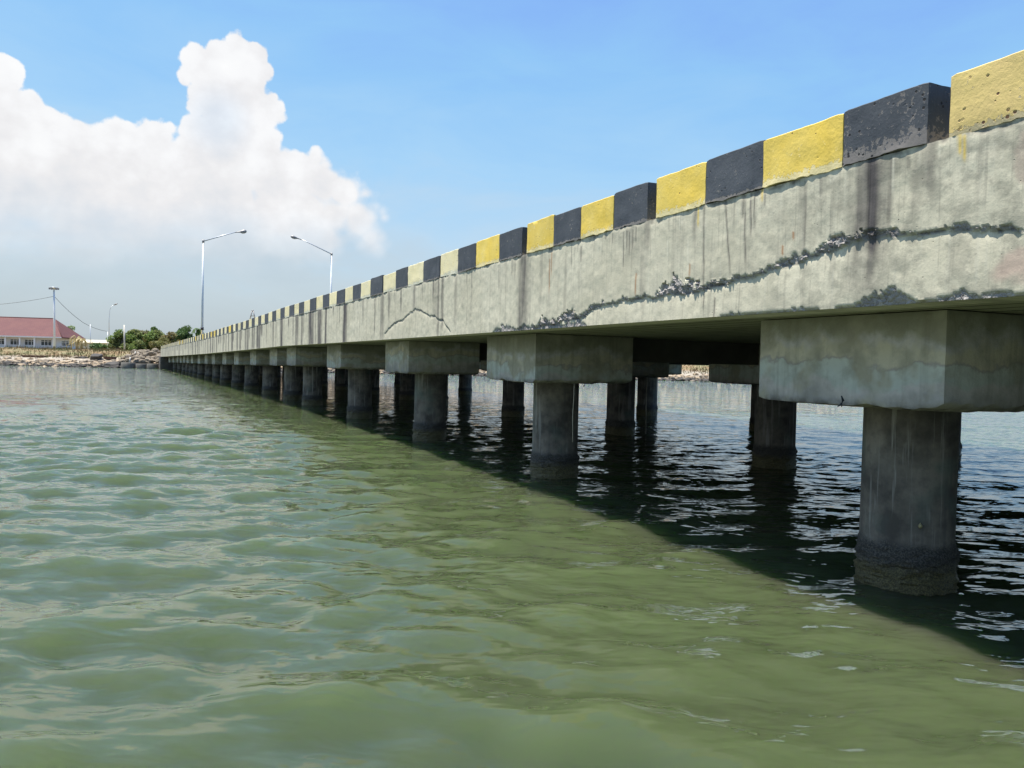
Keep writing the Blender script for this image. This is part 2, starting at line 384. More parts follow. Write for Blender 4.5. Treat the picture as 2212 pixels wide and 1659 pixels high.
# ------------------------------------------------------------------ the bridge line
_S = np.arange(-14, 96, .05)
_T = np.radians(np.interp(_S, [-14, 6, 20, 32, 95], [24.5, 24.5, 26.2, 27.3, 27.3]))
_X = np.cumsum(-np.sin(_T)) * .05; _Y = np.cumsum(np.cos(_T)) * .05
_i = int(np.argmin(abs(_S))); _X += 2.37 - _X[_i]; _Y += 3.58 - _Y[_i]
def th(s): return np.interp(s, _S, _T)
def dz(s): return np.interp(s, [22, 45, 88], [0, -.22, -.5])
def pt(s, o, z):
    x = np.interp(s, _S, _X); y = np.interp(s, _S, _Y); t = th(s)
    return np.stack(np.broadcast_arrays(x + o * np.cos(t), y + o * np.sin(t), z + dz(s)), -1)
_ss = np.arange(-3, 92, .02)
_fx = np.array([proj(q)[0] for q in pt(_ss, 0., 2.3)])
def on_fascia(x, y):
    s = float(np.interp(-x, -_fx, _ss)); P = pt(s, 0., 2.3)
    y1 = proj(pt(s, 0., 1.87))[1]; y2 = proj(pt(s, 0., 2.70))[1]
    return s, 1.87 + (y1 - y) / (y1 - y2) * .83
ZB, ZK, ZT = 1.87, 2.71, 3.02
S0, S1 = -9.5, 91.5
bridge = empty('bridge', (0, 0, 0), 'long concrete bridge with yellow and black striped kerb standing on round piles in the water', 'bridge')

def sweep(name, sec, sl, m, parent, disp=None, caps=True, smooth=False, extra=None, closed=True):
    sec = np.array(sec, float); sl = np.asarray(sl, float)
    Sg, J = np.meshgrid(sl, np.arange(len(sec)), indexing='ij'); O = sec[J, 0]; Z = sec[J, 1]
    ds = np.zeros_like(Sg)
    if disp is not None: O, Z, ds = disp(Sg, O, Z)
    V = pt((Sg + ds).ravel(), O.ravel(), Z.ravel())
    at_ = {'along': Sg, 'across': O, 'up': Z}
    if extra: at_.update(extra(Sg, O, Z))
    return link(name, grid_mesh(name, V, len(sl), len(sec), m, closed, caps, smooth, at_), parent)
def seg(a, b, step, inc_last=False):
    a = np.array(a, float); b = np.array(b, float); n = max(1, int(round(np.linalg.norm(b - a) / step)))
    return [tuple(a + (b - a) * k / n) for k in range(n + (1 if inc_last else 0))]

# cracks and spalls on the fascia (read off as positions along the beam and heights)
CR = [[on_fascia(*q) for q in L] for L in (
    [(2212,495),(2170,491.6),(2087,495),(1948,503),(1865,515.7),(1827,527),(1755,556),(1672,582),(1627,595),(1554,617),(1481,635),(1408,643.6),(1334,653.5),(1286,665.7),(1259,685),(1188,701),(1150,709)],
    [(831,722),(847,702),(870,690.4),(897,667.6),(929,681.6),(958,693),(974,716)])]
J_ = [0.49, 3.05, 5.47, 8.27, 11.30, 14.2, 17.2, 20.2] + [20.2 + 2.95 * k for k in range(1, 24)]
DARK = []   # (s, half width, z top, z bottom, strength)
def dk(x, w, y0, y1, k):
    s, z0 = on_fascia(x, y0); s2, _ = on_fascia(x + w, y0); _, z1 = on_fascia(x, y1)
    DARK.append((s, abs(s - s2) / 2, z0, z1, k))
dk(1130, 22, 545, 715, .75); dk(1880, 70, 330, 560, .95); dk(1865, 60, 510, 630, .55); dk(1975, 22, 330, 450, .3); dk(1920, 14, 350, 500, .5)
dk(745, 9, 660, 745, .9); dk(672, 12, 665, 750, .95); dk(690, 9, 660, 750, .9); dk(704, 5, 650, 750, .8); dk(652, 4, 665, 750, .7); dk(641, 7, 670, 750, .7)
dk(825, 9, 610, 735, .5); dk(940, 10, 570, 700, .35); dk(1370, 40, 480, 560, .25); dk(1500, 12, 430, 520, .35); dk(1390, 16, 470, 660, .25)
dk(608, 6, 665, 755, .85); dk(560, 5, 680, 757, .8); dk(590, 3, 680, 757, .6); dk(535, 3, 690, 759, .8)
rr = random.Random(5)
for s in np.arange(26, 91, .8): DARK.append((s + rr.uniform(-.3, .3), rr.uniform(.08, .26), 2.71, rr.choice([1.87, 1.87, 2.3]), rr.uniform(.6, 1.)))
for s in np.arange(7.5, 27, .62): DARK.append((s + rr.uniform(-.3, .3), rr.uniform(.02, .07), 2.71, rr.uniform(1.9, 2.55), rr.uniform(.3, .8)))
for j in J_: DARK.append((j + .05, .05, 2.71, 1.87 if j > 8 else 2.45, .55))
LINES = []  # thin runs: (s, ztop, length, lean, kind, strength)
def ln(x, y0, y1, kind='dark', lean=0, k=.8):
    s, z0 = on_fascia(x, y0); _, z1 = on_fascia(x, y1); LINES.append((s, z0, z0 - z1, lean, kind, k))
for a in [(1561,455,1),(1,)][:1]: pass
for x, y0, y1, le in ((1345,500,590,.02),(1352,500,545,0),(1358,500,560,0),(1365,495,545,0),(1372,490,530,0),(1518,435,600,.01),(1520,560,690,.02),(1560,410,620,.15),(1600,410,480,.03),(1605,430,600,.06),(1618,430,520,.06),(1625,410,510,.05),(1545,640,700,.01),(1500,430,480,0),(1307,500,520,0),(1254,530,570,0),(1105,560,600,0)):
    ln(x, y0, y1, 'dark', le)
for x, y0, y1 in ((1296,520,550),(1290,520,548),(1465,455,500),(1470,455,490),(1475,450,480),(1790,365,400),(1795,365,395),(1800,363,390),(1804,360,385),(1485,520,600),(1440,520,560)): ln(x, y0, y1, 'pale', .03, .7)
for x, y0, y1 in ((1505,450,495),(2076,290,355),(2066,290,340),(1641,400,440)): ln(x, y0, y1, 'yel', .05, .9)
for x, y0, y1 in ((1374,590,645),(1490,568,600),(1690,528,555),(1713,500,520),(1190,545,600),(1186,560,640)): ln(x, y0, y1, 'rust', 0, .85)
for k in range(90):
    s = rr.uniform(-2, 24); LINES.append((s, 2.70 + rr.uniform(-.04, 0), rr.uniform(.04, .28) * (1 if rr.random() < .8 else 2), rr.uniform(-.03, .05), rr.choice(['dark', 'dark', 'dark', 'pale']), rr.uniform(.3, .75)))

def fascia_fields(S, Z):
    sh = S.shape; spall = np.zeros(sh); depth = np.zeros(sh); dark = np.zeros(sh); pale = np.zeros(sh); rust = np.zeros(sh); yel = np.zeros(sh)
    n1 = fbm(S * 6, Z * 6, 4); n2 = fbm(S * 22, Z * 22, 4); n3 = fbm(S * 55 + 9, Z * 55, 3)
    depth += -.004 * n1 * 2
    for ci, L in enumerate(CR):
        L = sorted(L); ls = np.array([a for a, b in L]); lz = np.array([b for a, b in L])
        inside = sstep(ls[0] - .02, ls[0] + .03, S) * (1 - sstep(ls[-1] - .03, ls[-1] + .02, S))
        zc = np.interp(S, ls, lz) + .022 * fbm(S * 9, S * 0 + ci, 4) * 2
        if ci == 0:
            w = np.interp(S, [0, .6, .9, 1.3, 1.7, 2.2, 2.6, 3.2, 4, 4.6, 5.3], [.014, .026, .075, .05, .035, .05, .10, .03, .04, .075, .045]) * (.8 + 1.3 * fbm(S * 9, S * 0 + 3, 3))
            w = np.maximum(w, .008)
            below = (Z < zc) * inside; depth -= .013 * below * np.exp(-(zc - Z) / .14) * sstep(5.8, 4.8, S)
        else: w = .010 + 0 * S + .022 * fbm(S * 7, S * 0, 3); below = (Z < zc) * inside; depth -= .008 * below * np.exp(-(zc - Z) / .05)
        r = (Z - zc) / w; sp = ((r > 0) & (r < 1 + 2.0 * n2 + 2. * n1)) * inside
        spall = np.maximum(spall, sp); depth -= sp * (-.010 + .028 * np.clip(.45 + 2.6 * n2 + 1.6 * n3, 0, 1)) * np.minimum(1, w / .05)
        gap = np.exp(-((Z - zc) / .011) ** 2) * inside; depth -= gap * .004; dark = np.maximum(dark, gap * .8 * np.clip(.6 + 3 * n2 + 1.5 * n1, .05, 1))  # crack line: shadow below the overhanging rubble put in as dark tint
    # bottom arris broken away
    for a, b, hgt in ((.50, 1.15, .082), (-1.6, .55, .028), (1.15, 2.2, .009), (4.1, 6.3, .05), (-3.5, -1.6, .05)):
        env = sstep(a - .06, a + .12, S) * (1 - sstep(b - .12, b + .06, S))
        if hgt > .08: env = env * np.clip(1 - abs((S - .78) / .24) ** 1.2, .22, 1)
        hh = hgt * env * (1 + 1.5 * fbm(S * 8, S * 0 + 7, 4)); sp = (Z - ZB < hh * (1 + 2.2 * n2)) & (hh > .006)
        k = np.clip((hh - (Z - ZB)) / .08, 0, 1) * sp
        spall = np.maximum(spall, sp * 1.); depth -= sp * .006 + k * (-.008 + .022 * (hgt > .08) + .02 * np.clip(.5 + 2 * n2, 0, 1))
    for s, hw, z0, z1, k in DARK:
        e = 1.25 * np.exp(-(np.abs(S - s + .04 * fbm(Z * 3, Z * 0 + s, 2)) / max(hw, .015)) ** 3) * sstep(z1 - .12, z1 + .12, Z) * (Z < z0 + .03)
        dark = np.maximum(dark, e * k * np.clip(.85 + 1.3 * fbm(S * 16, Z * 1.6, 3), 0, 1))
    for s, z0, ln_, le, kind, k in LINES:
        t = (z0 - Z); c = s - le * t + .006 * fbm(Z * 12, Z * 0 + s, 2)
        e = np.exp(-(np.abs(S - c) / .0085) ** 2) * (t > 0) * (1 - sstep(ln_ * .7, ln_, t)) * k
        tgt = {'dark': dark, 'pale': pale, 'rust': rust, 'yel': yel}[kind]; np.maximum(tgt, e, out=tgt)
    top = np.clip((Z - 2.665 + .10 * n1) / .03, 0, 1); dark = np.maximum(dark, top * .8 * np.clip(.55 + 3 * n2, 0, 1)); depth -= top * .008 * np.clip(.5 + 2 * n2, 0, 1)  # dark moss line; shade of the gap under the blocks is painted in too
    pink = np.clip(1 - ((S + .15) / .35) ** 2 - ((Z - 2.02) / .12) ** 2 + n1 * 2.5, 0, .55) * (S < .6)
    pink = np.maximum(pink, np.clip(1 - ((S + .1) / .2) ** 2 - ((Z - 2.5) / .25) ** 2 + n1 * 2, 0, .3))
    depth += n2 * .004
    return depth, dict(spall=spall, dark=np.clip(dark, 0, 1), pale=pale, rust=rust, yel=yel, pink=pink)
sec = [(.26, ZB)] + seg((.26, ZB), (0, ZB), .05)[1:] + seg((0, ZB), (0, ZK - .01), .015, True) + [(.26, ZK - .01)]
nfront = [i for i, q in enumerate(sec) if q[0] == 0]
_ff = {}
def fdisp(S, O, Z):
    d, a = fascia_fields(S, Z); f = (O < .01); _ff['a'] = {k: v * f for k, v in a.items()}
    near = (O < .2) & (Z < ZB + .001) & ~f
    return O - d * f, Z, 0 * S
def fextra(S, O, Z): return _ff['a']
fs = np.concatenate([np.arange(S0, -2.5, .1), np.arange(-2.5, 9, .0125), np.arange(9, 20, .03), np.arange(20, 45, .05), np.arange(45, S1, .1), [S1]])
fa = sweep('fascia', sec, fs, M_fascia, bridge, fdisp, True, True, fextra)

# deck slab, road, far edge
XW = 11.5
cs = np.concatenate([np.arange(S0, 30, .5), np.arange(30, S1, 1.5), [S1]])
sweep('deck_slab', [(.262, ZB + .004), (.262, ZK - .03), (XW, ZK - .03), (XW, ZB + .004)], cs, M_soffit, bridge)
sweep('road_surface', [(.27, ZK - .026), (.27, ZK - .01), (XW - .27, ZK - .01), (XW - .27, ZK - .026)], cs, M_asphalt, bridge)
fk = sweep('far_kerb', [(XW - .25, ZK - .006), (XW - .25, ZT), (XW + .005, ZT), (XW + .005, ZK - .006)], cs, M_cream, bridge)
#sweep('deck_rib', [(.47, ZB - .10), (.47, ZB + .002), (1.95, ZB + .002), (1.95, ZB - .10)], np.arange(S0, S1, .5), M_soffit, bridge)
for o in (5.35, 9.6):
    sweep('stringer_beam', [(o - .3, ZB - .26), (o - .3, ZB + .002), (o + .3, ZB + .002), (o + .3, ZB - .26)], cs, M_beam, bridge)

# kerb blocks: boundaries along the beam
q = [0.43,0.55,1.1,1.76,2.36,2.98,3.11,3.63,4.21,4.77,5.4,5.53,6.17,6.9,7.55,8.26,8.30,9.05,9.83,10.52,11.30,11.34,12.15,12.86,13.52,14.2,14.23,15.0,15.74,16.43,17.2,17.23,17.92,18.58,19.2,19.9,19.93]
blocks = [(-.33, .43, 'P'), (.55, 1.1, 'B'), (1.1, 1.76, 'Y'), (1.76, 2.36, 'B'), (2.36, 2.98, 'Y'), (3.11, 3.63, 'B'), (3.63, 4.21, 'Y'), (4.21, 4.77, 'B'), (4.77, 5.40, 'Y'),
          (5.53, 6.17, 'B'), (6.17, 6.90, 'Y'), (6.90, 7.55, 'B'), (7.55, 8.26, 'C'), (8.30, 9.05, 'B'), (9.05, 9.83, 'C'), (9.83, 10.52, 'B'), (10.52, 11.29, 'C'),
          (11.33, 12.15, 'B'), (12.15, 12.86, 'C'), (12.86, 13.52, 'B'), (13.52, 14.18, 'C'), (14.22, 15.0, 'B'), (15.0, 15.74, 'C'), (15.74, 16.43, 'B'), (16.43, 17.18, 'C')]
blocks += [(-1.0, -.33, 'B'), (-1.7, -1.0, 'Y'), (-2.4, -1.7, 'B'), (-3.15, -2.52, 'Y'), (-3.9, -3.15, 'B')]
s = 17.22; k = 0
while s < S1 - .8:
    L = .735 + rr.uniform(-.03, .03); e = s + L
    colr = 'B' if k % 2 == 0 else ('C' if rr.random() < .75 else 'Y')
    blocks.append((s, e - (.03 if k % 4 == 3 else 0), colr)); s = e; k += 1
blocks.sort(key=lambda b: abs(b[0]))
def kerb_block(s0, s1, c, i, far_list):
    near = s0 < 12; st = .03 if near else .12; nst = .035 if near else .15
    o0, o1, z0, z1 = -.004, .25, ZK - .008, ZT
    e0, e1 = s0 + (.0015), s1 - .0015
    ch = .005
    sec = seg((o1, z0), (o0, z0), nst) + seg((o0, z0), (o0, z1 - ch), nst) + seg((o0, z1 - ch), (o0 + ch, z1), nst) + seg((o0 + ch, z1), (o1 - ch, z1), nst) + seg((o1 - ch, z1), (o1, z1 - ch), nst) + seg((o1, z1 - ch), (o1, z0), nst)
    sl = np.linspace(e0, e1, max(2, int((e1 - e0) / st)))
    jz = rr.uniform(-.012, .012); jo = rr.uniform(-.006, .004)
    def dp(S, O, Z):
        n = fbm(S * 7, Z * 9 + O * 9, 3); n2 = fbm(S * 28, Z * 28 + O * 21, 3)
        fr = (O < .05)
        low = np.clip((ZK + .06 - Z) / .06, 0, 1)
        ed = np.clip(1 - np.minimum(S - e0, e1 - S) / .025, 0, 1) * (1 if near else 0)
        O2 = O + jo - fr * (n * .008 + n2 * (.004 + .014 * low)) + fr * ed * .006 * (1 + 2 * n2)
        Z2 = Z + (Z > ZK + .02) * (jz + n * .008 - ed * .004) + (Z < ZK + .01) * (n2 * .02 + n * .03) * fr
        return O2, Z2, 0 * S
    m = {'Y': M_yel, 'P': M_yelpale, 'C': M_cream, 'B': M_blk}[c]
    if c == 'B' and abs(s0 - .55) < .01: m = M_blkworn
    o = sweep('kerb_block', sec, sl, m, bridge, dp, True, near, lambda S, O, Z: {'up': Z - ZK})
    o['label'] = {'Y': 'yellow painted kerb block', 'P': 'pitted pale yellow kerb block', 'C': 'cream faded kerb block', 'B': 'black painted kerb block'}[c]
    return o
rest = MB()
restobjs = []
for i, (a, b, c) in enumerate(blocks):
    o = kerb_block(a, b, c, i, None)
    if i >= 100: restobjs.append(o)
# everything past the hundred nearest blocks becomes one part
V = []; Fc = []; MI = []; Ups = []
for o in restobjs:
    me = o.data; off = len(V); V += [tuple(v.co) for v in me.vertices]; Fc += [tuple(off + i for i in p.vertices) for p in me.polygons]
    MI += [1 if me.materials[0] == M_blk else 0] * len(me.polygons); Ups += [d.value for d in me.attributes['up'].data]
if V:
    me = bpy.data.meshes.new('distant_kerb_blocks'); me.from_pydata(V, [], Fc); me.materials.append(M_cream); me.materials.append(M_blk)
    me.polygons.foreach_set('material_index', MI); a_ = me.attributes.new('up', 'FLOAT', 'POINT'); a_.data.foreach_set('value', Ups)
    o = link('distant_kerb_blocks', me, bridge); o['kind'] = 'stuff'
    for o in restobjs: bpy.data.objects.remove(o)

# piers
CAPEDGE = [2.31,7.69,12.85,18.23,24.05,27.38,32.05,36.98,41.39,46.37,50.35,54.9,60.05,63.84,67.34,70.84,74.69,80.27,86.24]
PS = [-3.85] + [a - .78 for a in CAPEDGE]
PS = [round(v, 2) for v in PS]
def cap_mesh(seed, fine=True):
    bm = bmesh.new(); bmesh.ops.create_cube(bm, size=1)
    for v in bm.verts: v.co = Vector((v.co.x * 1.40, v.co.y * 1.53, v.co.z * .60 + .30))
    bmesh.ops.subdivide_edges(bm, edges=list(bm.edges), cuts=30, use_grid_fill=True)
    co = np.array([v.co[:] for v in bm.verts]); bm.normal_update(); no = np.stack([np.clip(np.round(co[:, 0] / 1.40), -1, 1) * 0 + (np.abs(co[:, 0]) > .699) * np.sign(co[:, 0]), (np.abs(co[:, 1]) > .764) * np.sign(co[:, 1]), (co[:, 2] > .599) * 1. - (co[:, 2] < .001) * 1.], -1)
    nrm_ = np.abs(no).sum(1); no = no * np.where(nrm_ > 1.5, .2, 1)[:, None] - no * np.where(nrm_ > 1.5, .012 / .022, 0)[:, None] * .0
    n = fbm(co[:, 0] * 4 + co[:, 1] * 4 + seed * 13, co[:, 2] * 5 + co[:, 1] * 1.3, 4); n2 = fbm(co[:, 0] * 18 + co[:, 1] * 18 + seed, co[:, 2] * 18, 3)
    lowc = np.clip((.10 - co[:, 2]) / .10, 0, 1); d = n * .014 + n2 * (.005 + .030 * lowc) - np.where(nrm_ > 1.5, .016, 0)
    co2 = co + no * d[:, None]
    # worn lower corners
    cor = np.clip((np.abs(co[:, 1]) - .70) / .06, 0, 1) * lowc; co2[:, 2] += cor * .03 * (1 + 2 * n2)
    co2[:, 2] += np.clip(n, 0, 1) * lowc * .10
    co2[:, 2] = np.minimum(co2[:, 2], .598)
    for v, c in zip(bm.verts, co2): v.co = c
    me = bpy.data.meshes.new('pile_cap'); bm.to_mesh(me); bm.free()
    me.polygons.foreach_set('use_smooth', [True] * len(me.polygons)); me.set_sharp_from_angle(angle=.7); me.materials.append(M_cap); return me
def pile_mesh(seed):
    n = 56; zs = np.concatenate([np.linspace(-1.6, 0, 6)[:-1], np.linspace(0, .40, 26), np.linspace(.42, 1.29, 24)]); A = np.arange(n) * 2 * PI / n
    Zg, Ag = np.meshgrid(zs, A, indexing='ij')
    r = .305 + .003 * fbm(Ag * 3 + seed, Zg * 2, 3)
    grit = np.clip((.33 - Zg) / .05, 0, 1); r = r + grit * (.004 + .030 * RNG.random(r.shape) * (.3 + vn(Ag * 5, Zg * 20)))
    r = r + .004 * np.exp(-((Ag - 4.0) / .05) ** 2)
    V = np.stack([r * np.cos(Ag), r * np.sin(Ag), Zg], -1).reshape(-1, 3)
    return grid_mesh('pile', V, len(zs), n, M_pile, True, True, True)
CM = [cap_mesh(i) for i in range(4)]; PM = [pile_mesh(i) for i in range(3)]
XR = {0: (1.2, 5.1, 9.0), 1: (1.2, 5.1, 9.0), 2: (1.2, 5.05, 8.85), 3: (1.2, 5.6, 9.7), 4: (1.2, 5.6, 10.2)}
for i, s in enumerate(PS):
    for j, o in enumerate(XR.get(i, (1.2, 5.6, 10.1))):
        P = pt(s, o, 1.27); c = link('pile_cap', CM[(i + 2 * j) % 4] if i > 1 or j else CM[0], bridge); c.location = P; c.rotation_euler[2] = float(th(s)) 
        P = pt(s, o, 0.); c = link('pile', PM[(i + j) % 3], bridge); c.location = (P[0], P[1], 0); c.rotation_euler[2] = rr.uniform(-.4, .4)
        if dz(s) < -.05: c.scale = (1, 1, (1.29 + dz(s)) / 1.29)
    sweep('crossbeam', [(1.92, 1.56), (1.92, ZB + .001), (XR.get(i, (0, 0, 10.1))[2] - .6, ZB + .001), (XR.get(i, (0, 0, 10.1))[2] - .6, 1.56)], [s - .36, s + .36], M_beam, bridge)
# abutment wall at the shore
sweep('abutment', [(-.1, -1), (-.1, 1.86), (XW + .1, 1.86), (XW + .1, -1)], [90.2, 90.8, 94], M_beam, bridge)

# ------------------------------------------------------------------ water
def axis(a, b, st, far0, far1):
    core = np.arange(a, b + 1e-6, st); L = [a]; g = st
    while L[-1] > far0: g *= 1.06; L.append(L[-1] - g)
    Rr = [b]; g = st
    while Rr[-1] < far1: g *= 1.06; Rr.append(Rr[-1] + g)
    return np.concatenate([np.array(L[1:])[::-1], core, np.array(Rr[1:])])
wx = axis(-9, 7, .05, -4000, 4000); wy = axis(.8, 14, .05, -2500, 5000)
WX, WY = np.meshgrid(wx, wy, indexing='ij')
wz = np.zeros_like(WX); r2 = np.random.default_rng(3)
fade = sstep(-24, -11, WX) * (1 - sstep(10, 22, WX)) * (1 - sstep(17, 34, WY)) * sstep(-4, .5, WY) * (1 - .55 * sstep(1.2, 3.4, .91 * WX + .4147 * WY))
for k in range(60):
    lam = .20 * (1.6 / .20) ** r2.random(); ang = PI / 2 + r2.normal(0.12, .5); kx, ky = math.cos(ang) * 2 * PI / lam, math.sin(ang) * 2 * PI / lam
    amp = .0050 * lam ** 1.02
    ph = kx * WX + ky * WY + r2.random() * 6.28; env = .5 + vn(WX * .35 + k * 7.7, WY * .35 + k * 3.1)
    wz += amp * (np.sin(ph) + .25 * np.cos(2 * ph)) * env
V = np.stack([WX, WY, wz * fade], -1).reshape(-1, 3)
o = link('water', grid_mesh('water', V, len(wx), len(wy), M_water)); tag(o, 'murky green river water with small ripples', 'water', kind='structure')
for p in (o.data.polygons[0],):
    if p.normal.z < 0: o.data.flip_normals()

# ------------------------------------------------------------------ land
def shore_y(X): return 86 + 1.6 * fbm(np.asarray(X) * .12, np.asarray(X) * 0 + 2, 3) * 2 + np.clip((np.asarray(X) + 30) / 60, 0, 1) * 0
def land_z(X, Y):
    X = np.asarray(X, float); Y = np.asarray(Y, float)
    d = Y - shore_y(X); e = 44 - X + 3 * fbm(Y * .1, Y * 0 + 5, 2); d = np.minimum(d, e)
    z = np.interp(d, [-8, -1, 0, 1.5, 4, 9, 13, 20, 60, 400], [-2, -.4, 0, .45, .85, 1.15, 1.75, 2.0, 2.05, 2.1])
    n = fbm(X * .35, Y * .35, 4); return z + n * .5 * np.clip(d / 4, 0, 1)
lx_ = np.concatenate([np.linspace(-1500, -160, 30), np.arange(-155, 60, .9), np.linspace(62, 80, 6)]); ly_ = np.concatenate([np.arange(77, 130, .6), np.arange(131, 200, 3), np.linspace(210, 2500, 20)])
LX, LY = np.meshgrid(lx_, ly_, indexing='ij')
m, N = mat('dry_shore_ground'); p = N.n('ShaderNodeNewGeometry').outputs['Position']; z = N.n('ShaderNodeSeparateXYZ', {0: p}).outputs[2]
n1 = N.noise(p, .35, 5, .6); n2 = N.noise(p, 2.5, 5, .65)
gcol = N.mix(N.rng(n1, .38, .62), (.22, .14, .07), (.17, .17, .08)); gcol = N.mix(N.m('MULTIPLY', N.rng(n2, .5, .7), .6), gcol, (.36, .29, .16))
scol = N.mix(N.rng(n2, .35, .65), (.18, .15, .12), (.45, .40, .31)); wet = N.mix(N.rng(n2, .3, .7), (.04, .04, .032), (.12, .10, .075))
zz = N.m('ADD', z, N.m('MULTIPLY', N.m('SUBTRACT', n2, .5), .5))
c = N.mix(N.rng(zz, .3, .55), wet, scol); c = N.mix(N.rng(zz, .95, 1.25), c, gcol)
setb(N, color=c, rough=.95, normal=bump(N, n2, .8, .2)); M_land = m
o = link('ground', grid_mesh('ground', np.stack([LX, LY, land_z(LX, LY)], -1).reshape(-1, 3), len(lx_), len(ly_), M_land)); tag(o, 'dry grassy river bank with rubble edge', 'ground', kind='structure')
if o.data.polygons[0].normal.z < 0: o.data.flip_normals()

# stones
def rock_mesh(name, seed, m, flat=.7, sub=3):
    bm = bmesh.new(); bmesh.ops.create_icosphere(bm, subdivisions=sub, radius=1)
    r = random.Random(seed); pl = [(Vector((r.gauss(0, 1), r.gauss(0, 1), r.gauss(0, .8))).normalized(), r.uniform(.55, .9)) for _ in range(11)]
    for v in bm.verts:
        for nn, d in pl:
            k = v.co.dot(nn) - d
            if k > 0: v.co -= nn * k
        v.co *= 1 + .06 * r.uniform(-1, 1); v.co.z *= flat
    me = bpy.data.meshes.new(name); bm.to_mesh(me); bm.free(); me.materials.append(m); return me
M_rock = plain('grey_brown_rock', (.20, .165, .12), .9, 0, .45, 1.3, .6)
M_rockdark = plain('dark_wet_rock', (.06, .055, .048), .85, 0, .4, 1.5, .6)
M_rockpale = plain('pale_pink_rubble', (.33, .255, .17), .9, 0, .3, 1.5, .5)
RK = [rock_mesh('boulder', i, M_rock, .75) for i in range(5)]; RD = [rock_mesh('boulder', 20 + i, M_rockdark, .7) for i in range(2)]
def rock(me, x, Y, z, size, label, group):
    o = link('boulder', me); o.location = atz(x, Y, z); o.scale = (size * rr.uniform(.8, 1.3), size * rr.uniform(.8, 1.1), size * rr.uniform(.7, 1.05)); o.rotation_euler = (rr.uniform(-.3, .3), rr.uniform(-.3, .3), rr.uniform(0, 6)); return tag(o, label, 'boulder', group)
G1 = 'boulders heaped against the bridge abutment'
for row, (y, n, Y) in enumerate(((771, 9, 88.4), (778, 10, 87.2), (764, 8, 90), (759, 6, 91.5))):
    for k in range(n):
        x = 262 + (346 - 262) * (k + rr.uniform(.1, .9)) / n if row < 2 else 285 + 62 * (k + rr.uniform(.1, .9)) / n
        p = at(x, y + rr.uniform(-2, 2), Y); rock(RK[(k + row) % 5], x, Y, p.z - .12, rr.uniform(.30, .60), 'grey brown boulder in the heap beside the bridge end', G1)
rock(RD[0], 182, 90, at(182, 776, 90).z, .75, 'low dark boulder left of the taller dark boulder on the bank', None)
rock(RD[1], 206, 90, at(206, 773, 90).z, 1.05, 'tall dark boulder on the bank between low boulder and concrete rings', None)
rock(RD[0], 240, 86.5, .15, 1.1, 'wet dark boulder at the waterline left of the concrete rings', None)
# rubble strip and grass: nobody could count them
mb = MB(); tmpl = rock_mesh('t', 99, M_rock, .7, 1); tv = [v.co.copy() for v in tmpl.vertices]; tf = [tuple(p.vertices) for p in tmpl.polygons]; bpy.data.meshes.remove(tmpl)
mb2 = MB(); mb3 = MB()
for k in range(4200):
    X = rr.uniform(-66, 44); 
    if -44 < X < -26 and False: continue
    d = rr.choice([rr.gauss(.8, .7), rr.gauss(2.3, 1.2)]) if -48 < X < -34 or rr.random() < .3 else rr.gauss(.5, .5); Y = float(shore_y(X)) + d; sz = abs(rr.gauss(.16, .10)) + .06
    z = float(land_z(X, Y)); rot = Matrix.Rotation(rr.uniform(0, 6), 3, 'Z') @ Matrix.Rotation(rr.uniform(-.4, .4), 3, 'X')
    vs = [rot @ Vector((v.x * sz * rr.uniform(.9, 1.5), v.y * sz, v.z * sz)) + Vector((X, Y, z + sz * .2)) for v in tv]
    (mb3 if d < .7 and rr.random() < .8 else mb2 if rr.random() < .5 else mb).add(vs, tf)
for b_, m_, lab in ((mb, M_rock, 'grey brown rubble strewn along the bank'), (mb2, M_rockpale, 'pale rubble strewn along the bank'), (mb3, M_rockdark, 'dark wet rubble along the waterline')):
    tag(b_.build('rubble', m_), lab, 'rubble', kind='stuff')
def leafmat(name, a, b, c2=None):
    m, N = mat(name); g = N.n('ShaderNodeNewGeometry'); p = g.outputs['Position']; r = g.outputs['Random Per Island']
    c = N.mix(r, a, b); c = N.mix(N.rng(N.noise(p, .45, 3), .44, .56), c, c2 or a)
    setb(N, color=c, rough=.65); tl = N.n('ShaderNodeBsdfTranslucent', {'Color': c}); mx = N.n('ShaderNodeMixShader', {0: .42, 1: N.b.outputs[0], 2: tl.outputs[0]}); N.t.links.new(mx.outputs[0], N.o.inputs[0]); return m
M_dry = leafmat('dry_grass_blades', (.15, .085, .042), (.22, .15, .07), (.10, .12, .04))
gb = MB()
for k in range(26000):
    X = rr.uniform(-70, 44); d = rr.uniform(4, 26) ** 1.0; Y = float(shore_y(X)) + d
    if X > 43 - 2: continue
    z = float(land_z(X, Y)) - .05; h = rr.uniform(.12, .42) * (1.5 if vn(np.array(X * .3), np.array(Y * .3)) > .62 else .8); a = rr.uniform(0, 6.28); w = .05
    dx, dy = math.cos(a) * w, math.sin(a) * w; lx2, ly2 = rr.uniform(-.15, .15), rr.uniform(-.1, .1)
    gb.add([(X - dx, Y - dy, z), (X + dx, Y + dy, z), (X + lx2, Y + ly2, z + h)], [(0, 1, 2)])
tag(gb.build('dry_grass', M_dry), 'tall dry straw coloured grass on the bank', 'grass', kind='stuff')

